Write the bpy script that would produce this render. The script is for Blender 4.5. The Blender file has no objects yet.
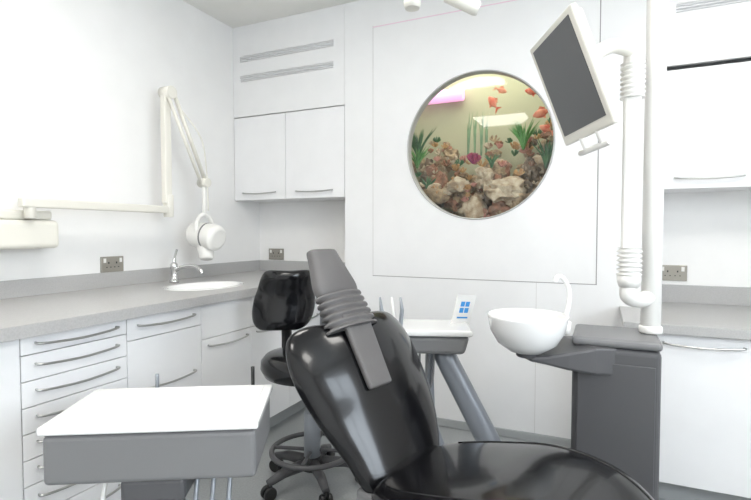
import bpy, bmesh, math, random
from mathutils import Vector, Matrix, noise
random.seed(4)
V=Vector
scene=bpy.context.scene
# ---------------------------------------------------------------- materials
def mat(name,col,rough=.5,metal=0,col2=None,scale=8,bump=0,bscale=60,coat=0,spec=.5,emit=None,estr=0,detail=3):
    m=bpy.data.materials.new(name); m.use_nodes=True
    nt=m.node_tree; b=nt.nodes['Principled BSDF']
    b.inputs['Base Color'].default_value=(*col,1)
    b.inputs['Roughness'].default_value=rough
    b.inputs['Metallic'].default_value=metal
    b.inputs['Specular IOR Level'].default_value=spec
    if coat:
        b.inputs['Coat Weight'].default_value=coat; b.inputs['Coat Roughness'].default_value=.06
    tc=nt.nodes.new('ShaderNodeTexCoord')
    if col2 is None: col2=tuple(c*.98 for c in col)
    n=nt.nodes.new('ShaderNodeTexNoise'); n.inputs['Scale'].default_value=scale; n.inputs['Detail'].default_value=detail
    nt.links.new(tc.outputs['Object'],n.inputs['Vector'])
    r=nt.nodes.new('ShaderNodeValToRGB')
    r.color_ramp.elements[0].position=.35; r.color_ramp.elements[1].position=.65
    r.color_ramp.elements[0].color=(*col,1); r.color_ramp.elements[1].color=(*col2,1)
    nt.links.new(n.outputs['Fac'],r.inputs['Fac']); nt.links.new(r.outputs['Color'],b.inputs['Base Color'])
    if bump:
        n2=nt.nodes.new('ShaderNodeTexNoise'); n2.inputs['Scale'].default_value=bscale; n2.inputs['Detail'].default_value=2
        nt.links.new(tc.outputs['Object'],n2.inputs['Vector'])
        bp=nt.nodes.new('ShaderNodeBump'); bp.inputs['Strength'].default_value=bump; bp.inputs['Distance'].default_value=.01
        nt.links.new(n2.outputs['Fac'],bp.inputs['Height']); nt.links.new(bp.outputs['Normal'],b.inputs['Normal'])
    if emit:
        b.inputs['Emission Color'].default_value=(*emit,1); b.inputs['Emission Strength'].default_value=estr
    return m
M_wall=mat('wall_paint',(.88,.875,.865),.6)
M_panel=mat('wall_panel_lacquer',(.86,.86,.862),.45)
M_ceil=mat('ceiling_paint',(.84,.83,.79),.8)
M_cab=mat('cabinet_lacquer',(.86,.862,.87),.28)
M_carc=mat('cabinet_carcass',(.25,.26,.27),.6)
M_top=mat('worktop_laminate',(.46,.455,.45),.35,col2=(.41,.405,.40),scale=180)
M_ups=mat('upstand_laminate',(.46,.455,.45),.4,col2=(.42,.415,.41),scale=180)
M_floor=mat('vinyl_floor',(.36,.375,.38),.4,col2=(.31,.325,.33),scale=120)
M_skirt=mat('vinyl_skirting',(.38,.395,.40),.5)
M_steel=mat('brushed_steel',(.50,.50,.49),.28,1)
M_chrome=mat('chrome',(.7,.7,.7),.12,1)
M_white=mat('white_plastic',(.82,.81,.78),.3,coat=.3)
M_cream=mat('cream_plastic',(.76,.74,.67),.35,coat=.2)
M_por=mat('porcelain',(.86,.86,.85),.12,coat=.5)
M_leath=mat('black_leather',(.003,.003,.004),.19,coat=.25,spec=.35,bump=.05,bscale=8,col2=(.005,.005,.006))
M_grey=mat('grey_vinyl',(.125,.12,.12),.5,col2=(.11,.105,.105),bump=.04,bscale=90)
M_dgrey=mat('dark_grey_plastic',(.085,.085,.09),.42)
M_mgrey=mat('mid_grey_plastic',(.19,.19,.195),.4)
M_silver=mat('silver_paint',(.30,.32,.35),.35,.4)
M_black=mat('black_plastic',(.012,.012,.012),.4)
M_screen=mat('lcd_screen',(.095,.098,.102),.3)
M_pink=mat('seam_pink',(.85,.64,.74),.5)
M_seam=mat('seam_shadow_gap',(.34,.33,.33),.7)
M_seaml=mat('seam_light',(.68,.67,.66),.7)
M_blue=mat('blue_print',(.05,.30,.70),.4)
M_socket=mat('socket_steel',(.36,.34,.30),.35,.7)
M_lamp=mat('led_diffuser',(.9,.9,.9),.5,emit=(1,.97,.92),estr=15)
M_win=mat('frosted_glazing',(.8,.85,.9),.5,emit=(.82,.91,1.0),estr=11)
# ---------------------------------------------------------------- helpers
def mobj(name,verts,faces,m,smooth=False,bev=0,seg=2,sub=0):
    me=bpy.data.meshes.new(name); me.from_pydata([tuple(v) for v in verts],[],faces); me.update()
    bm=bmesh.new(); bm.from_mesh(me); bmesh.ops.recalc_face_normals(bm,faces=bm.faces); bm.to_mesh(me); bm.free()
    o=bpy.data.objects.new(name,me); scene.collection.objects.link(o)
    me.materials.append(m)
    if smooth: me.polygons.foreach_set('use_smooth',[True]*len(me.polygons))
    if bev:
        b=o.modifiers.new('bevel','BEVEL'); b.width=bev; b.segments=seg; b.limit_method='ANGLE'
    return o
BF=[(0,1,3,2),(4,6,7,5),(0,4,5,1),(2,3,7,6),(0,2,6,4),(1,5,7,3)]
def box(name,x0,x1,y0,y1,z0,z1,m,bev=0,seg=2):
    v=[(x,y,z) for x in(x0,x1) for y in(y0,y1) for z in(z0,z1)]
    return mobj(name,v,BF,m,bev=bev,seg=seg)
def obox(name,c,ax,ay,az,hx,hy,hz,m,bev=0,seg=2,taper=1,tapy=1):
    c=V(c);ax=V(ax).normalized();ay=V(ay).normalized();az=V(az).normalized()
    v=[]
    for i in(-1,1):
        for j in(-1,1):
            for k in(-1,1):
                t=taper if k<0 else 1; ty=tapy if k<0 else 1
                v.append(c+ax*hx*i*t+ay*hy*j*ty+az*hz*k)
    return mobj(name,v,BF,m,bev=bev,seg=seg)
def catm(pts,n=6):
    P=[V(p) for p in pts]; out=[]
    for i in range(len(P)-1):
        a=P[max(i-1,0)];b=P[i];c=P[i+1];d=P[min(i+2,len(P)-1)]
        for k in range(n):
            t=k/n
            out.append(.5*((2*b)+(c-a)*t+(2*a-5*b+4*c-d)*t*t+(3*b-a-3*c+d)*t**3))
    out.append(P[-1]); return out
def loft(name,rings,m,smooth=True,caps=True,**k):
    n=len(rings[0]); v=[p for r in rings for p in r]; f=[]
    for i in range(len(rings)-1):
        for j in range(n):
            f.append((i*n+j,i*n+(j+1)%n,(i+1)*n+(j+1)%n,(i+1)*n+j))
    if caps:
        f.append(tuple(range(n-1,-1,-1))); f.append(tuple((len(rings)-1)*n+j for j in range(n)))
    return mobj(name,v,f,m,smooth,**k)
def sweep(name,pts,r,m,seg=16,smooth=True,flat=1.0,up=None,**k):
    P=[V(p) for p in pts]; R=r if isinstance(r,(list,tuple)) else [r]*len(P)
    T=[(P[min(i+1,len(P)-1)]-P[max(i-1,0)]).normalized() for i in range(len(P))]
    ref=V(up) if up else (V((0,0,1)) if abs(T[0].z)<.9 else V((1,0,0)))
    nrm=(ref-T[0]*ref.dot(T[0])).normalized(); rings=[]
    for i,p in enumerate(P):
        nrm=(nrm-T[i]*nrm.dot(T[i])).normalized(); bi=T[i].cross(nrm)
        rings.append([p+(nrm*math.cos(2*math.pi*j/seg)+bi*math.sin(2*math.pi*j/seg)*flat)*R[i] for j in range(seg)])
    o=loft(name,rings,m,smooth,**k)
    for p in o.data.polygons:
        if len(p.vertices)>4: p.use_smooth=False
    return o
def cyl(name,p0,p1,r,m,r1=None,seg=24):
    p0=V(p0);p1=V(p1); r1=r if r1 is None else r1; e=min(.004,r*.2); d=(p1-p0).normalized()
    return sweep(name,[p0,p0+d*e,p1-d*e,p1],[r-e,r,r1,r1-e],m,seg=seg)
def lathe(name,c,prof,m,seg=40,sx=1,sy=1,**k):
    c=V(c); rings=[[c+V((r*sx*math.cos(2*math.pi*j/seg),r*sy*math.sin(2*math.pi*j/seg),z)) for j in range(seg)] for r,z in prof]
    return loft(name,rings,m,True,**k)
def group(name,parts,loc):
    e=bpy.data.objects.new(name,None); scene.collection.objects.link(e); e.location=loc; e.empty_display_size=.1
    for p in parts:
        p.parent=e; p.matrix_parent_inverse=Matrix.Translation(-V(loc))
    return e
def cushion(name,st,W,m,n=48,sub=6,p=.75,q=.9,groove=0,notch=0,ret=False):
    """st: (center, hw, th, wing); normal from path tangent and width axis.
    groove: depth of a lengthwise channel in the front face growing toward the far end; notch: dip in the far edge"""
    W=V(W).normalized()
    C=catm([s[0] for s in st],sub); X=catm([V((s[1],s[2],s[3])) for s in st],sub)
    rings=[]; M=len(C)-1
    for i,c in enumerate(C):
        t=(C[min(i+1,M)]-C[max(i-1,0)]).normalized(); N=W.cross(t).normalized()
        hw,th,wg=X[i]; ring=[]; g=max(0,min(1,(i/M-.30)/.35)); g=g*g*(3-2*g)
        g2=max(0,(i/M-.6)/.4)
        for j in range(n):
            a=2*math.pi*j/n; cs,sn=math.cos(a),math.sin(a)
            s=math.copysign(abs(cs)**p,cs); nn=math.copysign(abs(sn)**q,sn)
            ch=math.exp(-((s*hw+(.045 if groove else 0))/.075)**2)
            off=W*hw*s+N*(th/2*nn+wg*s*s)
            if groove and nn<0: off+=N*groove*g*ch
            off-=t*notch*g2*ch
            ring.append(c+off)
        rings.append(ring)
    o=loft(name,rings,m,True)
    return (o,rings) if ret else o
ZF=.10; ZC=2.575
XL=-2.278; XR=1.9; YB=2.66; YN=2.93; YR=-1.7
# ---------------------------------------------------------------- room shell
box('floor',XL-.1,XR+.1,YR-.1,3.3,ZF-.1,ZF,M_floor)
box('ceiling',XL-.1,XR+.1,YR-.1,3.3,ZC,ZC+.1,M_ceil)
box('wall_left',XL-.1,XL,YR-.1,3.3,ZF,ZC,M_wall)
box('wall_rear',XL,XR,YR-.1,YR,ZF,ZC,M_wall)
box('wall_right',XR,XR+.1,YR-.1,3.3,ZF,ZC,M_wall)
# main back wall with porthole
WX0,WX1=-1.423,.20
cx,cz,R=-.617,1.668,.402
wb=box('wall_back',WX0,WX1,YB,YB+.05,ZF,ZC,M_panel)
cut=sweep('cut',[(cx,YB-.2,cz),(cx,YB+.3,cz)],R,M_panel,seg=128)
bo=wb.modifiers.new('b','BOOLEAN'); bo.object=cut; bo.operation='DIFFERENCE'; bo.solver='EXACT'
dg=bpy.context.evaluated_depsgraph_get(); nm=bpy.data.meshes.new_from_object(wb.evaluated_get(dg))
wb.modifiers.clear(); wb.data=nm; bpy.data.objects.remove(cut,do_unlink=True)
kids=[]
def seam(x0,x1,z0,z1,m): kids.append(box('panel_seam',x0,x1,YB-.0015,YB,z0,z1,m))
seam(-1.236,-1.232,.94,2.41,M_seaml); seam(-.018,-.013,.94,2.41,M_seam)
seam(-1.236,-.012,.9375,.9415,M_seam); seam(-1.236,-.012,2.400,2.405,M_pink)
seam(-.30,-.297,ZF,.937,M_seaml)
for k in kids: k.parent=wb
box('wall_return_left',WX0,WX0+.05,YB+.05,YN+.02,ZF,ZC,M_panel)
box('wall_return_right',WX1-.05,WX1,YB+.05,YN+.02,ZF,ZC,M_panel)
box('wall_niche_left',XL,WX0,YN,YN+.05,ZF,ZC,M_wall)
box('wall_niche_right',WX1,XR,YN,YN+.05,ZF,ZC,M_wall)
box('baseboard_back',WX0+.06,.105,YB-.012,YB,ZF,ZF+.045,M_skirt,bev=.004)
# window in right wall
wp=[box('glazing',XR-.012,XR-.006,-.6,.9,1.1,2.2,M_win)]
for a in((-.66,-.6,1.04,2.26),(.9,.96,1.04,2.26),(.13,.17,1.1,2.2)): wp.append(box('frame',XR-.03,XR,a[0],a[1],a[2],a[3],M_white,bev=.004))
for a in((-.6,.9,1.04,1.1),(-.6,.9,2.2,2.26)): wp.append(box('frame_rail',XR-.03,XR,a[0],a[1],a[2],a[3],M_white,bev=.004))
group('window_1',wp,(XR,.15,1.65))
# ceiling led panels
for (x,y) in((-1.1,1.05),(.75,1.3),(-1.1,-.7),(.75,-.7)):
    a=box('diffuser',x-.3,x+.3,y-.3,y+.3,ZC-.018,ZC-.012,M_lamp)
    fr=[a]
    for s in(-1,1):
        fr.append(box('rim',x+s*.31-.012,x+s*.31+.012,y-.322,y+.322,ZC-.02,ZC,M_white))
        fr.append(box('rim_end',x-.298,x+.298,y+s*.31-.012,y+s*.31+.012,ZC-.02,ZC,M_white))
    group('ceiling_light_panel',fr,(x,y,ZC))
# ---------------------------------------------------------------- cabinetry
def handle(a,b,out,m=M_steel,r=.0042):
    a=V(a);b=V(b);out=V(out); mid=(a+b)/2; sg=V((0,0,-.007))
    return sweep('handle',catm([a,a+out*.6,a.lerp(b,.15)+out*.85+sg*.5,mid+out+sg,a.lerp(b,.85)+out*.85+sg*.5,b+out*.6,b],5),r,m,seg=8)
parts=[]
FX=-1.60
parts.append(box('carcass',XL+.001,FX-.02,-.8,2.925,ZF+.1,.879,M_carc))
parts.append(box('plinth',XL+.001,FX-.07,-.8,2.925,ZF,ZF+.1,M_skirt))
def front(y0,y1,z0,z1,h=None):
    parts.append(box('front',FX-.018,FX,y0+.0015,y1-.0015,z0+.0015,z1-.0015,M_cab,bev=.0015))
    if h is not None:
        mid=(y0+y1)/2; w=min(.14,(y1-y0)*.38)
        parts.append(handle((FX-.001,mid-w,h),(FX-.001,mid+w,h),(.026,0,-.002)))
for y0,y1 in((-.8,-.37),(-.37,.05),(.05,.475),(.475,.897)):
    front(y0,y1,.2,.876,.83)
zs=[.876,.82,.738,.656,.574,.492,.41,.31,.2]
for i in range(8): front(.897,1.267,zs[i+1],zs[i],(zs[i]*.62+zs[i+1]*.38))
front(1.267,1.642,.79,.876,.845); front(1.267,1.642,.2,.79,.60)
front(1.642,1.985,.72,.876); front(1.642,1.985,.2,.72,.69)
front(1.985,2.32,.72,.876); front(1.985,2.32,.2,.72,.69)
front(2.32,2.655,.2,.876,.69)
group('base_cabinets',parts,(-1.94,1,ZF))
# worktop left with sink
wt=box('worktop_left',XL+.001,-1.57,-.8,2.925,.88,.92,M_top)
sx,sy=-1.86,1.94
cut=lathe('cut',(sx,sy,0),[(1,.8),(1,1.0)],M_top,sx=.16,sy=.205,seg=64)
bo=wt.modifiers.new('b','BOOLEAN'); bo.object=cut; bo.solver='EXACT'
dg=bpy.context.evaluated_depsgraph_get(); nm=bpy.data.meshes.new_from_object(wt.evaluated_get(dg))
wt.modifiers.clear(); wt.data=nm; bpy.data.objects.remove(cut,do_unlink=True)
up=[wt,box('upstand_side',XL+.001,XL+.016,-.8,2.925,.92,.995,M_ups,bev=.001),box('upstand_end',XL+.016,WX0-.001,2.905,2.925,.92,.995,M_ups,bev=.001)]
up[0].name='slab'
up.append(box('slab_fill',-1.57,WX0-.001,YB+.0,2.925,.88,.92,M_top))
group('worktop',up,(-1.92,1,.9))
lathe('sink_basin',(sx,sy,.9215),[(1.06,-.001),(1.06,.002),(1.0,.003),(.95,-.004),(.9,-.02),(.86,-.036),(.3,-.0395),(.02,-.0395)],M_por,sx=.163,sy=.208,seg=56,caps=False)
f=[lathe('tap_base',(-2.13,1.99,.921),[(.026,0),(.026,.012),(.018,.02),(.018,.075),(.021,.08),(.021,.10),(.012,.112),(.001,.113)],M_chrome,seg=24),
 sweep('spout',catm([(-2.13,1.99,.985),(-2.07,2.0,1.01),(-2.0,2.01,1.015),(-1.96,2.015,.99),(-1.955,2.015,.975)],5),.011,M_chrome),
 sweep('lever',catm([(-2.13,1.99,1.03),(-2.135,2.0,1.06),(-2.15,2.03,1.10)],4),[.009]*4+[.007]*5,M_chrome,seg=10)]
group('mixer_tap',f,(-2.13,1.99,.92))
# wall cabinets
def wallcab(name,x0,x1,xs,zb,zt,hz):
    ps=[box('carcass',x0,x1,YB+.018,YN-.001,zb,zt,M_cab)]
    for a,b in zip(xs[:-1],xs[1:]):
        ps.append(box('door_leaf',a+.0015,b-.0015,YB,YB+.016,zb+.0,zt-.005,M_cab,bev=.0015))
        mid=(a+b)/2; w=min(.13,(b-a)*.33)
        ps.append(handle((mid-w,YB+.001,hz),(mid+w,YB+.001,hz),(0,-.026,-.002)))
    group(name,ps,((x0+x1)/2,2.8,(zb+zt)/2))
wallcab('wall_cabinet',XL+.001,WX0-.001,[XL+.002,-1.857,WX0-.002],1.415,1.972,1.462)
wallcab('wall_cabinet',WX1+.001,XR-.001,[WX1+.002,.68,1.1,1.5,XR-.002],1.40,1.952,1.45)
def bulkhead(name,x0,x1,z0,gx0,gx1):
    zs=[(2.205,2.245),(2.335,2.375)]
    ps=[]
    zz=[z0,2.205,2.245,2.335,2.375,ZC-.001]
    for i in(0,2,4): ps.append(box('fascia',x0,x1,YB,YB+.02,zz[i],zz[i+1],M_panel))
    for a,b in zs:
        ps.append(box('fascia_end',x0,gx0,YB,YB+.02,a,b,M_panel)); ps.append(box('fascia_end',gx1,x1,YB,YB+.02,a,b,M_panel))
        n=3
        for i in range(n):
            z=a+(b-a)*(i+.5)/n
            ps.append(obox('grille_blade',((gx0+gx1)/2,YB+.008,z),(1,0,0),(0,1,-.5),(0,.5,1),(gx1-gx0)/2,.006,.0032,M_cab))
        ps.append(box('grille_void',gx0,gx1,YB+.021,YB+.024,a-.005,b+.005,M_seaml))
    group(name,ps,((x0+x1)/2,YB,2.3))
bulkhead('ventilation_bulkhead',XL+.001,WX0-.001,1.974,-2.22,-1.5)
bulkhead('ventilation_bulkhead',WX1+.001,XR-.001,1.968,.30,1.1)
# right base units
ps=[box('carcass',.13,XR-.001,2.25,YB-.001,ZF+.1,.80,M_carc),box('plinth',.15,XR-.001,2.30,YB-.001,ZF,ZF+.1,M_skirt),
    box('end_panel',.112,.13,2.232,YB-.001,ZF+.0,.80,M_cab),
    box('carcass_rear',WX1+.001,XR-.001,YB-.001,YN-.001,ZF,.80,M_carc)]
for a,b in((.13,.72),(.72,1.3),(1.3,1.89)):
    ps.append(box('front',a+.0015,b-.0015,2.23,2.249,ZF+.1,.797,M_cab,bev=.0015)); mid=(a+b)/2-.06
    ps.append(handle((mid-.13,2.231,.765),(mid+.13,2.231,.765),(0,-.026,-.002)))
group('base_cabinets',ps,(1,2.5,ZF))
group('worktop',[box('slab_front',.09,XR-.001,2.2,YB-.001,.802,.84,M_top,bev=.002),box('slab_rear',WX1+.001,XR-.001,YB-.001,YN-.001,.802,.84,M_top),
   box('upstand',WX1+.001,XR-.001,YN-.018,YN-.001,.84,.93,M_ups,bev=.001)],(1,2.5,.82))
# sockets
def socket(c,u,n):
    c=V(c);u=V(u);n=V(n);z=V((0,0,1)); ps=[obox('plate',c+n*.004,u,n,z,.064,.004,.040,M_socket,bev=.002)]
    for s in(-1,1):
        ps.append(obox('switch',c+n*.009+u*s*.045+z*.02,u,n,z,.007,.003,.011,M_white,bev=.001))
        for dx,dz in((0,.008),(-.011,-.014),(.011,-.014)):
            ps.append(obox('pin_slot',c+n*.0085+u*(s*.022+dx)+z*dz,u,n,z,.003,.001,.0045 if dx==0 else .002,M_black))
    group('power_socket',ps,c)
socket((XL,1.723,1.035),(0,1,0),(1,0,0)); socket((-2.128,YN,1.04),(1,0,0),(0,-1,0)); socket((.340,YN,.99),(1,0,0),(0,-1,0))
# ---------------------------------------------------------------- x-ray unit on the left wall
hz=-.045
ps=[box('wall_housing',XL,-2.13,.95,1.37,1.13,1.25,M_cream,bev=.02,seg=4),
    box('housing_cover',XL,-2.15,.95,1.35,1.251,1.29,M_cream,bev=.01,seg=3),
    cyl('arm_pivot',(-2.12,1.24,1.255),(-2.12,1.24,1.345),.022,M_cream),
    box('extension_arm',-2.135,-2.095,1.2,1.96,1.30,1.338,M_cream,bev=.006),
    cyl('elbow',(-2.115,1.945,1.28),(-2.115,1.945,1.40),.026,M_cream),
    obox('upright_arm',(-2.115,1.935,1.65),(1,0,0),(0,1,0),(0,0,1),.018,.022,.30,M_cream,bev=.006),
    sweep('arm_shoulder',[(-2.14,1.94,1.94),(-2.07,1.94,1.94)],.033,M_cream),
    sweep('drop_arm_front',[(-2.085,1.96,1.95),(-2.055,2.15,1.50)],.012,M_cream,flat=.8),
    sweep('drop_arm_rear',[(-2.085,1.93,1.91),(-2.055,2.125,1.47)],.009,M_cream),
    sweep('wrist',[(-2.085,2.145,1.48),(-2.025,2.145,1.48)],.026,M_cream),
    cyl('drop_stem',(-2.055,2.145,1.48),(-2.055,2.145,1.33+hz),.012,M_white),
    sweep('yoke',catm([(-2.055,2.09,1.20+hz),(-2.055,2.085,1.30+hz),(-2.055,2.145,1.345+hz),(-2.055,2.205,1.30+hz),(-2.055,2.205,1.20+hz)],5),.013,M_white),
    sweep('tube_head',catm([(-2.14,2.145,1.23+hz),(-2.12,2.145,1.23+hz),(-2.02,2.145,1.22+hz),(-1.97,2.145,1.21+hz),(-1.95,2.145,1.205+hz)],4),[.045,.052,.060,.066,.072]+[.075]*8+[.071,.065,.057,.05],M_white,seg=28),
    sweep('head_band',[(-2.035,2.145,1.2215+hz),(-2.025,2.145,1.2205+hz)],.0765,M_mgrey,seg=28),
    sweep('collimator_cone',[(-2.05,2.14,1.18+hz),(-2.03,2.13,1.10+hz),(-2.028,2.128,1.09+hz)],[.05,.040,.034],M_white),
    sweep('power_cord',catm([(-2.07,2.0,1.86),(-2.02,2.09,1.72),(-2.04,2.15,1.54),(-2.04,2.16,1.32)],6),.004,M_cream,seg=8)]
group('dental_xray_arm',ps,(-2.2,1.5,1.3))
# ---------------------------------------------------------------- aquarium
def amat(name,a,b,sc=18,r=.7,**k): return mat(name,a,r,col2=b,scale=sc,**k)
A_back=amat('tank_back',(.44,.45,.31),(.38,.40,.28),3)
A_r1=amat('rock_tan',(.42,.32,.19),(.17,.12,.07),26,bump=.6,bscale=60)
A_r2=amat('rock_pale',(.50,.44,.32),(.28,.20,.12),22,bump=.6,bscale=60)
A_r3=amat('rock_rust',(.30,.14,.08),(.17,.10,.06),26,bump=.6,bscale=60)
A_r4=amat('rock_dark',(.08,.07,.05),(.18,.13,.08),26,bump=.6,bscale=60)
A_g=amat('plant_green',(.05,.20,.04),(.12,.30,.08),20,.5)
A_gd=amat('plant_dark',(.03,.10,.05),(.06,.16,.06),20,.5)
A_pale=amat('plant_pale',(.20,.32,.18),(.12,.22,.12),20,.5)
A_pur=amat('coral_purple',(.18,.02,.08),(.30,.04,.08),30,.6)
A_pk=amat('coral_pink',(.46,.24,.19),(.36,.15,.11),30,.6)
A_or=amat('coral_ochre',(.46,.29,.12),(.36,.20,.08),30,.6)
A_fish=amat('fish_orange',(.60,.09,.04),(.70,.30,.18),30,.35)
A_rim=mat('porthole_rim',(.50,.50,.49),.35,.3)
M_tl=mat('tank_lamp',(1,1,1),.5,emit=(1,.98,.9),estr=4); M_tm=mat('tank_lamp_magenta',(1,.4,.9),.5,emit=(.80,.45,.65),estr=.9)
ps=[]
Y0,Y1=YB+.056,3.13
ps.append(box('tank_back',-1.34,-.02,Y1,Y1+.02,1.12,2.36,A_back))
ps.append(box('tank_side',-1.34,-1.32,Y0,Y1,1.12,2.36,A_back)); ps.append(box('tank_side_right',-.04,-.02,Y0,Y1,1.12,2.36,A_back))
ps.append(box('tank_base',-1.32,-.04,Y0,Y1,1.12,1.14,A_back)); ps.append(box('tank_lid',-1.32,-.04,Y0,Y1,2.34,2.36,A_back))
ps.append(cyl('lamp_tube',(-1.0,2.95,2.16),(-.55,2.95,2.16),.014,M_tl)); ps.append(cyl('lamp_tube_actinic',(-1.25,3.08,2.07),(-.80,3.08,2.07),.04,M_tm))
def ring(name,r0,r1,y0,y1,m,seg=96):
    rs=[]
    for r,y in((r0,y1),(r0,y0),((r0+r1)/2,y0-.004),(r1,y0),(r1,y1)):
        rs.append([V((cx+r*math.cos(2*math.pi*j/seg),y,cz+r*math.sin(2*math.pi*j/seg))) for j in range(seg)])
    return loft(name,rs,m,True,caps=False)
ps.append(ring('porthole_rim',R-.009,R-.001,YB-.003,YB+.049,A_rim))
def rock(c,s,m):
    bm=bmesh.new(); bmesh.ops.create_icosphere(bm,subdivisions=3,radius=1); off=V((random.random()*50,)*3)
    sc=V((random.uniform(.7,1.4),random.uniform(.7,1),random.uniform(.6,1.4)))
    for v in bm.verts:
        n=noise.noise(v.co*1.3+off)*.7+noise.noise(v.co*3.5+off)*.45
        co=v.co*(1+n*.85); v.co=V(c)+V((co.x*sc.x,co.y*sc.y,co.z*sc.z))*s
        v.co.y=max(v.co.y,YB+.06)
    me=bpy.data.meshes.new('rock'); bm.to_mesh(me); bm.free(); me.materials.append(m)
    me.polygons.foreach_set('use_smooth',[len(ps)%3!=0]*len(me.polygons))
    o=bpy.data.objects.new('rock',me); scene.collection.objects.link(o); ps.append(o)
def hgt(x,f): return 1.45+.30*f-.07*math.cos((x+.72)*7.0)+.05*math.sin(x*19)
for i in range(300):
    x=random.uniform(-1.28,-.10); f=random.random()
    y=2.79+.29*f
    top=hgt(x,f)
    z=top-random.random()**1.2*(top-1.17); s=random.uniform(.022,.055)
    rock((x,y,z),s,random.choice([A_r1,A_r1,A_r2,A_r2,A_r3,A_r4]))
def plant(c,h,n,spread,m,w=.006):
    c=V(c)
    for i in range(n):
        a=random.uniform(0,6.28); sp=spread*random.uniform(.3,1); hh=h*random.uniform(.7,1)
        d=V((math.cos(a),math.sin(a)*.5,0))*sp
        if c.y+d.y<YB+.075: d.y=YB+.075-c.y
        ps.append(sweep('blade',catm([c,c+d*.3+V((0,0,hh*.5)),c+d+V((0,0,hh))],4),[w,w,w,w,w*.9,w*.75,w*.55,w*.3,w*.1],m,seg=5,flat=.35))
def bigrock(c,s,m):
    random_s=s; rock(c,random_s,m)
for c,s,m in(((-.76,2.80,1.47),.075,A_r2),((-.50,2.80,1.43),.08,A_r2),((-.37,2.80,1.37),.06,A_r1),((-.66,2.79,1.32),.07,A_r2),((-.60,2.81,1.50),.06,A_r2),((-.90,2.80,1.42),.06,A_r1)):
    bigrock(c,s,m)
plant((-.40,2.86,1.66),.17,30,.11,A_g); plant((-1.02,2.86,1.64),.20,30,.12,A_gd); plant((-.27,2.78,1.54),.17,26,.09,A_gd)
plant((-1.0,2.78,1.58),.13,22,.09,A_g); plant((-.20,2.82,1.62),.16,18,.08,A_g); plant((-.56,2.78,1.56),.08,14,.06,A_gd); plant((-.93,2.77,1.44),.09,16,.07,A_gd)
for x in(-.74,-.70,-.66,-.63): plant((x,2.97,1.66),.28,3,.03,A_pale,.006)
def coral(c,n,s,m):
    c=V(c)
    for i in range(n):
        d=V((random.uniform(-1,1),random.uniform(-.5,.3),random.uniform(.2,1.2))).normalized()*s
        ps.append(sweep('coral_branch',catm([c,c+d*.6,c+d+V((0,0,s*.2))],3),[s*.15,s*.14,s*.13,s*.13,s*.13,s*.11,s*.07],m,seg=7))
coral((-.66,2.77,1.59),22,.05,A_pur)
cm=[A_pk,A_or,A_or,A_r1,A_r2,A_gd,A_r3,A_pk]
for i in range(60):
    x=random.uniform(-1.02,-.22); f=random.uniform(0,.9); coral((x,2.775+.24*f,hgt(x,f)+random.uniform(-.02,.05)),11,random.uniform(.020,.038),random.choice(cm))
for i in range(18):
    x=random.uniform(-.98,-.26); coral((x,2.765,random.uniform(1.27,1.47)),10,random.uniform(.015,.030),random.choice(cm))
def fish(c,ang,s,tilt=0):
    c=V(c); d=V((math.cos(ang)*math.cos(tilt),math.sin(ang)*.4,math.sin(tilt))).normalized(); z=V((0,0,1)); up_=(z-d*z.dot(d)).normalized()
    pr=[(-.5,.03),(-.42,.07),(-.2,.20),(.05,.27),(.28,.2),(.42,.11),(.5,.05)]
    ps.append(sweep('fish_body',[c+d*s*a for a,b in pr],[b*s for a,b in pr],A_fish,seg=14,flat=.45,up=(0,0,1)))
    t=c-d*s*.45; sd=d.cross(up_)*s*.02
    def fin(pts):
        n=len(pts); v=[p+sd for p in pts]+[p-sd for p in pts]
        fs=[tuple(range(n)),tuple(range(2*n-1,n-1,-1))]+[(i,(i+1)%n,n+(i+1)%n,n+i) for i in range(n)]
        ps.append(mobj('fish_fin',v,fs,A_fish))
    fin([t,t-d*s*.35+up_*s*.30,t-d*s*.22,t-d*s*.35-up_*s*.30])
    fin([c+d*s*.15+up_*s*.22,c-d*s*.05+up_*s*.42,c-d*s*.3+up_*s*.25,c-d*s*.25+up_*s*.12])
    fin([c+d*s*.05-up_*s*.22,c-d*s*.15-up_*s*.38,c-d*s*.2-up_*s*.18])
fish((-.567,2.83,1.935),2.6,.085,.9); fish((-.30,2.80,1.84),3.6,.09,-.3); fish((-.35,2.83,1.97),3.3,.08,.2); fish((-.52,2.85,2.0),.3,.06,-.4); fish((-.28,2.82,1.76),2.9,.07,.5)
gm=bpy.data.materials.new('aquarium_glass'); gm.use_nodes=True; nt=gm.node_tree; nt.nodes.clear()
oo=nt.nodes.new('ShaderNodeOutputMaterial'); mx=nt.nodes.new('ShaderNodeMixShader'); tr=nt.nodes.new('ShaderNodeBsdfTransparent'); gl=nt.nodes.new('ShaderNodeBsdfGlossy')
gl.inputs['Roughness'].default_value=.03; mx.inputs[0].default_value=.02; nt.links.new(tr.outputs[0],mx.inputs[1]); nt.links.new(gl.outputs[0],mx.inputs[2]); nt.links.new(mx.outputs[0],oo.inputs[0])
ps.append(sweep('aquarium_glass',[(cx,YB+.040,cz),(cx,YB+.048,cz)],R-.010,gm,seg=96))
group('aquarium',ps,(cx,2.9,1.2))
al=bpy.data.lights.new('tank_lamp_light','AREA'); al.shape='RECTANGLE'; al.size=1.0; al.size_y=.3; al.energy=5.5; al.color=(1,.96,.82)
ao=bpy.data.objects.new('tank_lamp_light',al); scene.collection.objects.link(ao); ao.location=(-.65,2.87,2.32)
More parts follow.
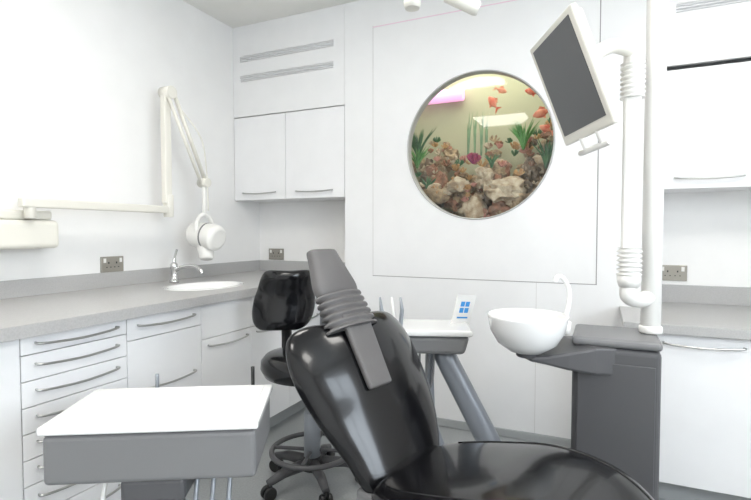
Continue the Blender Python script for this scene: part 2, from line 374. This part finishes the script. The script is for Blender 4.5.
# ---------------------------------------------------------------- dental chair
F=V((-.416,.909,0)); RT=V((.909,.416,0)); Z=V((0,0,1))
def cam(r,d,z=0): return RT*r+F*d+Z*z
L=V((.96,-.28,0)).normalized(); W=V((.28,.96,0)).normalized()
O=V((-.566,1.302,.55))+RT*.05; B=(-L*.45+Z*.893).normalized(); N=(L*.893+Z*.45).normalized()
st=[(-.095,.03,.01,0),(-.085,.10,.05,.005),(-.045,.165,.085,.01),(.04,.205,.10,.02),(.13,.24,.105,.035),(.21,.26,.105,.05),(.29,.27,.10,.055),(.36,.262,.09,.055),(.41,.235,.07,.05),(.43,.19,.045,.035),(.437,.10,.015,.01)]
sh=[-.01,-.01,0,.015,.02,.022,.015,.008,0,0,0]
ps=[]
bo_,rings=cushion('backrest',[(O+B*t+W*s_,hw,th,-wg) for (t,hw,th,wg),s_ in zip(st,sh)],W,M_leath,p=.8,groove=.045,notch=.055,ret=True)
ps.append(bo_)
n_=len(rings); i0,i1=int(n_*.2),int(n_*.84)
path=[rings[i][29] for i in range(i0,i1)]+[rings[i1][j] for j in range(29,44)]+[rings[i][43] for i in range(i1-1,i0,-1)]
ps.append(sweep('backrest_piping',path,.0035,M_leath,seg=8))
def seatp(l,z): return V((O.x,O.y,0))+L*l+Z*z
ss=[(.02,.50,.06,.02),(.03,.50,.15,.06),(.06,.502,.20,.09),(.14,.517,.235,.10),(.26,.548,.245,.10),(.38,.575,.24,.10),(.48,.577,.23,.095),(.56,.555,.22,.09),(.64,.495,.205,.085),(.73,.40,.20,.08),(.86,.28,.19,.08),(.96,.19,.17,.07),(.99,.165,.12,.045),(1.0,.16,.05,.02)]
so,rings=cushion('seat_and_legrest',[(seatp(l,z),hw,th,-.012) for l,z,hw,th in ss],W,M_leath,p=.7,ret=True)
ps.append(so)
n_=len(rings); i0,i1=int(n_*.2),int(n_*.9)
for j in(30,42): ps.append(sweep('seat_piping',[rings[i][j] for i in range(i0,i1)],.003,M_leath,seg=8))
# headrest slide, pleats and pad
HO=O-W*.045-N*.035
ps.append(obox('headrest_slide',HO+B*.315+N*.083,W,(N+B*.04),(B-N*.04),.056,.010,.115,M_grey,bev=.008,seg=3,taper=.85))
pts=[];rr=[]
for i in range(33):
    t=.385+.115*i/32; pts.append(HO+B*t+N*(.058-.013*i/32)); rr.append(.096+(.009 if i%6<3 else -.007)-.012*(i/32))
ps.append(sweep('headrest_pleats',pts,rr,M_grey,seg=28,flat=.45,up=tuple(W)))
hb=HO+B*.50+N*.045; HB=(B*.9+Z*.2-RT*.12).normalized()
hs=[(-.005,.06,.02),(.003,.080,.04),(.03,.084,.05),(.07,.074,.05),(.12,.061,.045),(.148,.056,.04),(.156,.05,.025),(.159,.02,.01)]
ps.append(cushion('headrest_pad',[(hb+HB*t,hw,th,0) for t,hw,th in hs],W,M_grey,p=.45,q=.6))
# structure
ps.append(sweep('backrest_bracket',catm([O-N*.06+B*.22,O-N*.085+B*.05,O-N*.07-B*.06,seatp(.05,.41)],6),.028,M_mgrey,flat=1.8))
ps.append(obox('hinge_cover',seatp(.03,.475),L,W,Z,.06,.17,.028,M_mgrey,bev=.012,seg=3))
ps.append(obox('seat_frame',seatp(.25,.44),L,W,Z,.27,.13,.035,M_mgrey,bev=.015))
ps.append(obox('lift_arm',seatp(.33,.30),(L*.6+Z*.8),W,(Z*.6-L*.8),.16,.085,.06,M_mgrey,bev=.02))
ps.append(obox('base_plate',seatp(.30,.125),L,W,Z,.36,.17,.025,M_mgrey,bev=.015))
ps.append(obox('base_housing',seatp(.22,.19),L,W,Z,.16,.12,.045,M_mgrey,bev=.03,seg=4))
group('dental_chair',ps,(O.x,O.y,ZF))
# ---------------------------------------------------------------- stool
S=V((-1.15,1.80,0))+RT*.02; ps=[]
ps.append(lathe('seat',S+Z*.615,[(.02,-.035),(.16,-.035),(.203,-.025),(.219,.005),(.217,.035),(.20,.055),(.15,.066),(.07,.062),(.01,.058)],M_leath,seg=44))
ps.append(cyl('seat_mechanism',S+Z*.54,S+Z*.581,.07,M_black))
ps.append(cyl('gas_column_cover',S+Z*.22,S+Z*.42,.036,M_silver)); ps.append(cyl('gas_piston',S+Z*.42,S+Z*.55,.018,M_chrome))
ps.append(lathe('base_hub',S+Z*.17,[(.05,0),(.05,.03),(.04,.05),(.035,.055)],M_black,seg=24))
for i in range(5):
    a=2*math.pi*i/5+.5; d=V((math.cos(a),math.sin(a),0)); s=V((-d.y,d.x,0))
    ps.append(sweep('base_leg',[S+d*.03+Z*.195,S+d*.14+Z*.19,S+d*.215+Z*.168],[.026,.022,.016],M_dgrey,flat=.9))
    c=S+d*.212; ps.append(cyl('caster_stem',c+Z*.13,c+Z*.165,.008,M_black))
    for q in(-1,1): ps.append(cyl('caster_wheel',c+s*.006*q+Z*.128,c+s*.024*q+Z*.128,.028,M_black))
rg=[S+V((math.cos(a)*.175,math.sin(a)*.175,.25)) for a in [2*math.pi*i/40 for i in range(41)]]
ps.append(sweep('foot_ring',rg,.011,M_dgrey,seg=10,caps=False))
for i in range(4):
    a=i*math.pi/2+.3; d=V((math.cos(a),math.sin(a),0)); ps.append(cyl('ring_spoke',S+d*.03+Z*.25,S+d*.175+Z*.25,.008,M_dgrey))
bw=V((.84,.54,0)).normalized(); bn=V((-.54,.84,0))
bc=cam(-.408,2.22,0)
ps.append(sweep('back_support',catm([S+bn*.02+Z*.565,S+(bc-S)*.9+bn*.08+Z*.57,S+(bc-S)*1.0+bn*.10+Z*.70,bc+bn*.06+Z*.86],6),.016,M_black,flat=1.6))
sb=[(.752,.05,.02,.01),(.758,.09,.04,.02),(.785,.125,.06,.035),(.83,.142,.065,.045),(.88,.142,.06,.045),(.93,.130,.055,.05),(.985,.118,.058,.045),(1.012,.095,.045,.035),(1.022,.05,.02,.01)]
ps.append(cushion('backrest',[(bc-RT*.15*(1.0-z)+RT*.01+bn*(.025*math.sin((z-.75)*12))+Z*z,hw,th,-wg) for z,hw,th,wg in sb],bw,M_leath,p=.72))
group('dentist_stool',ps,(S.x,S.y,ZF))
# ---------------------------------------------------------------- near instrument cart (tray)
ang=math.radians(29.5); ax=V((math.cos(ang),math.sin(ang),0)); ay=V((-ax.y,ax.x,0)); T=cam(-.541,1.272,0)
ps=[obox('tray_top',T+Z*.741,ax,ay,Z,.250,.145,.010,M_por,bev=.006,seg=3),
    obox('tray_mat',T+Z*.7525,ax,ay,Z,.228,.125,.0015,M_por,bev=.001),
    obox('body',T+Z*.669,ax,ay,Z,.243,.138,.059,M_mgrey,bev=.012,seg=3),
    obox('body_seam',T+Z*.7295,ax,ay,Z,.238,.133,.0025,M_dgrey),
    obox('under_bracket',T-ay*.06+Z*.585,ax,ay,Z,.075,.07,.028,M_dgrey,bev=.01),
    cyl('column',T+Z*.16,T+Z*.56,.036,M_dgrey),
    lathe('base_disc',T+Z*.135,[(.21,0),(.215,.01),(.20,.022),(.05,.035),(.03,.04)],M_mgrey,seg=40)]
for i in range(4):
    a=i*math.pi/2+.6; c=T+V((math.cos(a)*.17,math.sin(a)*.17,.117)); ps.append(cyl('caster',c-ax*.01,c+ax*.01,.017,M_black))
for dx,dy,h,m in((.19,.158,.055,M_black),(-.085,.158,.04,M_silver)):
    b=T+ax*dx+ay*dy; ps.append(sweep('instrument_holder',catm([b-ay*.03+Z*.70,b+Z*.71,b+Z*(.745),b+Z*(.745+h)],5),.0055,m,seg=10))
for dx in(-.13,.09,.13,.17):
    b=T+ax*dx-ay*.06; ps.append(sweep('hose',catm([b+Z*.62,b-ay*.04+Z*.52,b-ay*.05+Z*.35,b*.5+T*.5+Z*.28,T+ax*.028+Z*.26],6),.006,M_silver if dx>0 else M_white,seg=8))
group('instrument_cart',ps,(T.x,T.y,ZF))
# ---------------------------------------------------------------- far delivery unit
ang=math.radians(20); ax=V((math.cos(ang),math.sin(ang),0)); ay=V((-ax.y,ax.x,0)); D=cam(.235,1.93,0)
ps=[obox('unit_top',D+Z*.822,ax,ay,Z,.135,.12,.012,M_por,bev=.008,seg=3),
    obox('unit_body',D+Z*.775,ax,ay,Z,.125,.11,.034,M_mgrey,bev=.015,seg=3,taper=.85),
    sweep('support_arm',[D+ax*.03+Z*.735,D+ax*.05+Z*.69,D+ax*.20-ay*.02+Z*.40,D+ax*.30-ay*.03+Z*.21],[.045,.045,.047,.05],M_silver,flat=.8),
    obox('support_foot',D+ax*.30-ay*.03+Z*.15,ax,ay,Z,.10,.10,.05,M_mgrey,bev=.02),
    sweep('rear_tube',catm([D-ax*.02+Z*.74,D-ax*.02+Z*.60,D+ax*.0+Z*.42,D+ax*.1+Z*.22,D+ax*.25+Z*.17],6),.017,M_silver)]
e=D-ax*.18
for i,(dx,t) in enumerate(((-.01,-.02),(.02,-.005),(.045,.005))):
    b=e+ax*dx-ay*.03
    ps.append(sweep('handpiece',[b+ax*.02+Z*.78,b+Z*.83,b+ax*t+Z*.895,b+ax*(t-.006)+Z*.945],[.008,.009,.008,.004],M_silver if i!=1 else M_white,seg=12))
    ps.append(sweep('handpiece_hose',catm([b+ax*.02+Z*.785,b+ax*.03+Z*.68,b+ax*.06+Z*.56,b+ax*.12+Z*.60,b+ax*.13+Z*.75],6),.0045,M_mgrey,seg=8))
ps.append(obox('holder_rail',e+ax*.04-ay*.03+Z*.795,ax,ay,Z,.06,.014,.012,M_mgrey,bev=.004))
cu=(Z*.97+ax*.22).normalized(); cv=(ax*.8+ay*.6-Z*.1).normalized(); cc=D+ax*.115+ay*.05+Z*.885; cn=cv.cross(cu)
if cn.dot(-D)<0: cn=-cn
ps.append(obox('leaflet',cc,cv,cn,cu,.05,.003,.062,M_white,bev=.001))
for i in(-1,1):
    for j in(0,1): ps.append(obox('leaflet_print',cc+cv*.013*i+cu*(.0+.026*j)+cn*.0035,cv,cn,cu,.010,.001,.010,M_blue))
ps.append(obox('leaflet_line',cc-cu*.03+cn*.0035,cv,cn,cu,.028,.001,.003,M_blue))
group('delivery_unit',ps,(D.x,D.y,ZF))
# ---------------------------------------------------------------- spittoon column, pole, monitor, lamp
ax=V((1,0,0)); ay=V((0,1,0)); K=V((.050,1.85,0))
ps=[obox('column_body',K+Z*.465,ax,ay,Z,.129,.125,.365,M_dgrey,bev=.02,seg=4),
    obox('column_cap',K+Z*.844,ax,ay,Z,.131,.128,.014,M_mgrey,bev=.012,seg=3),
    obox('front_panel',K-ay*.126+Z*.44,ax,ay,Z,.112,.003,.34,M_dgrey,bev=.002)]
BC=cam(.497,1.60,0)
bd=(V((BC.x,BC.y,0))-K); bd.z=0; bd.normalize(); bs=V((-bd.y,bd.x,0)); arm=[]
for t,hw,hh,zz in((.06,.10,.045,.785),(.14,.10,.043,.79),(.22,.075,.028,.787),(.28,.05,.014,.787),(.33,.03,.008,.79)):
    c=K+bd*t+Z*zz
    arm.append([c+bs*(-hw)+Z*hh,c+bs*hw+Z*hh,c+bs*hw-Z*hh,c+bs*(-hw)-Z*hh])
ps.append(loft('bowl_bracket',arm,M_dgrey,False,bev=.008))
ps.append(lathe('spittoon_bowl',BC+Z*.808,[(.03,.0),(.06,.004),(.095,.03),(.118,.07),(.127,.115),(.1275,.122),(.122,.124),(.116,.112),(.10,.06),(.07,.03),(.02,.022)],M_por,seg=56))
ps.append(cyl('bowl_neck',BC+Z*.792,BC+Z*.812,.035,M_dgrey))
q=BC+RT*.125+F*.02
ps.append(sweep('rinse_spout',catm([q-RT*.01+Z*.86,q+RT*.012+Z*.93,q+RT*.02+Z*1.0,q+RT*.0+Z*1.045,q-RT*.02+Z*1.052,q-RT*.028+Z*1.035],6),.008,M_por,seg=12))
ps.append(cyl('cup_filler',q+RT*.02+F*.03+Z*.855,q+RT*.02+F*.03+Z*.90,.018,M_white))
group('spittoon_unit',ps,(K.x,K.y,ZF))
P=cam(.930,1.65,0)
ps=[cyl('post',P+Z*.861,P+Z*2.25,.031,M_white,seg=32), cyl('post_collar',P+Z*.8595,P+Z*.885,.036,M_white,seg=32)]
A=cam(.828,1.60,0)
bel=lambda a,b,n,r:( [a.lerp(b,i/(4*n)) for i in range(4*n+1)],[r+(.006 if i%4<2 else -.003) for i in range(4*n+1)])
ps.append(sweep('monitor_arm_lower_joint',catm([P+Z*.985,P*.5+A*.5+Z*.975,A+Z*.99,A+Z*1.03],5),.026,M_white))
pb,rb=bel(A+Z*1.06,A+Z*1.15,6,.032); ps.append(sweep('lower_bellows',pb,rb,M_white,seg=24))
ps.append(sweep('joint_cup',[A+Z*1.02,A+Z*1.04,A+Z*1.062],[.03,.036,.036],M_white))
ps.append(obox('monitor_arm',A+Z*1.41,ax,ay,Z,.026,.024,.27,M_white,bev=.012,seg=3))
pb,rb=bel(A+Z*1.63,A+Z*1.74,7,.031); ps.append(sweep('upper_bellows',pb,rb,M_white,seg=24))
ps.append(cyl('arm_head',A+Z*1.735,A+Z*1.80,.028,M_white))
MR=V((.443,-.893,.025)).normalized(); MU=V((-.33,-.151,.933)); MU=(MU-MR*MU.dot(MR)).normalized(); MN=MR.cross(MU)
MC=V((-.088,1.554,1.637))
hub=MC-MN*.045+MU*.04
hx=V((hub.x,hub.y,0))
ps.append(sweep('monitor_link',catm([A+Z*1.78,A.lerp(hx,.4)+Z*1.775,A.lerp(hx,.75)+Z*1.73,hub-MN*.03],6),.022,M_cream))
ps.append(cyl('vesa_hub',hub-MN*.035,hub+MN*.01,.062,M_cream))
ps.append(obox('monitor_shell',MC-MN*.018,MR,MN,MU,.142,.012,.155,M_cream,bev=.01,seg=3))
ps.append(obox('monitor_bezel',MC-MN*.002,MR,MN,MU,.153,.010,.166,M_cream,bev=.006,seg=3))
ps.append(obox('monitor_screen',MC+MN*.0085+MU*.006,MR,MN,MU,.131,.001,.142,M_screen))
hp=MC-MU*.205
ps.append(cyl('monitor_handle',hp-MR*.09,hp+MR*.09,.009,M_white)); ps.append(cyl('handle_stem',hp+MR*.05,hp+MR*.05+MU*.045,.008,M_white)); ps.append(cyl('handle_stem_2',hp-MR*.05,hp-MR*.05+MU*.045,.008,M_white))
LH=cam(.20,1.5,0)
ps.append(sweep('lamp_arm',catm([P+Z*2.22,P.lerp(LH,.35)+Z*2.26,P.lerp(LH,.8)+Z*2.2,LH+Z*2.08],6),.02,M_white))
ps.append(lathe('lamp_head',LH+Z*1.985,[(.02,.09),(.09,.08),(.15,.04),(.165,.0),(.15,-.004),(.10,.02),(.02,.03)],M_white,seg=40,sy=.6))
ps.append(sweep('lamp_handle',[LH-RT*.09+Z*1.98,LH-RT*.09+Z*1.885,LH-RT*.09+Z*1.87],[.016,.026,.022],M_cream))
ps.append(sweep('lamp_handle_2',[LH+RT*.0+Z*1.98,LH+RT*.02+Z*1.905,LH+RT*.10+Z*1.872,LH+RT*.11+Z*1.868],[.014,.02,.022,.018],M_cream))
group('monitor_and_lamp_post',ps,(P.x,P.y,.86))
# ---------------------------------------------------------------- camera; drop everything so the floor sits at z=0
cd=bpy.data.cameras.new('camera'); co=bpy.data.objects.new('camera',cd); scene.collection.objects.link(co)
cd.lens=491/751*36; cd.sensor_width=36; cd.clip_start=.02
co.location=(0,0,1.2); co.rotation_euler=(math.radians(90-2.1),0,math.radians(24.6)); scene.camera=co
for o in scene.objects:
    if o.parent is None: o.location.z-=ZF
w=bpy.data.worlds.new('world'); scene.world=w; w.use_nodes=True; w.node_tree.nodes['Background'].inputs[0].default_value=(.7,.8,1,1); w.node_tree.nodes['Background'].inputs[1].default_value=.5
scene.view_settings.view_transform='Standard'
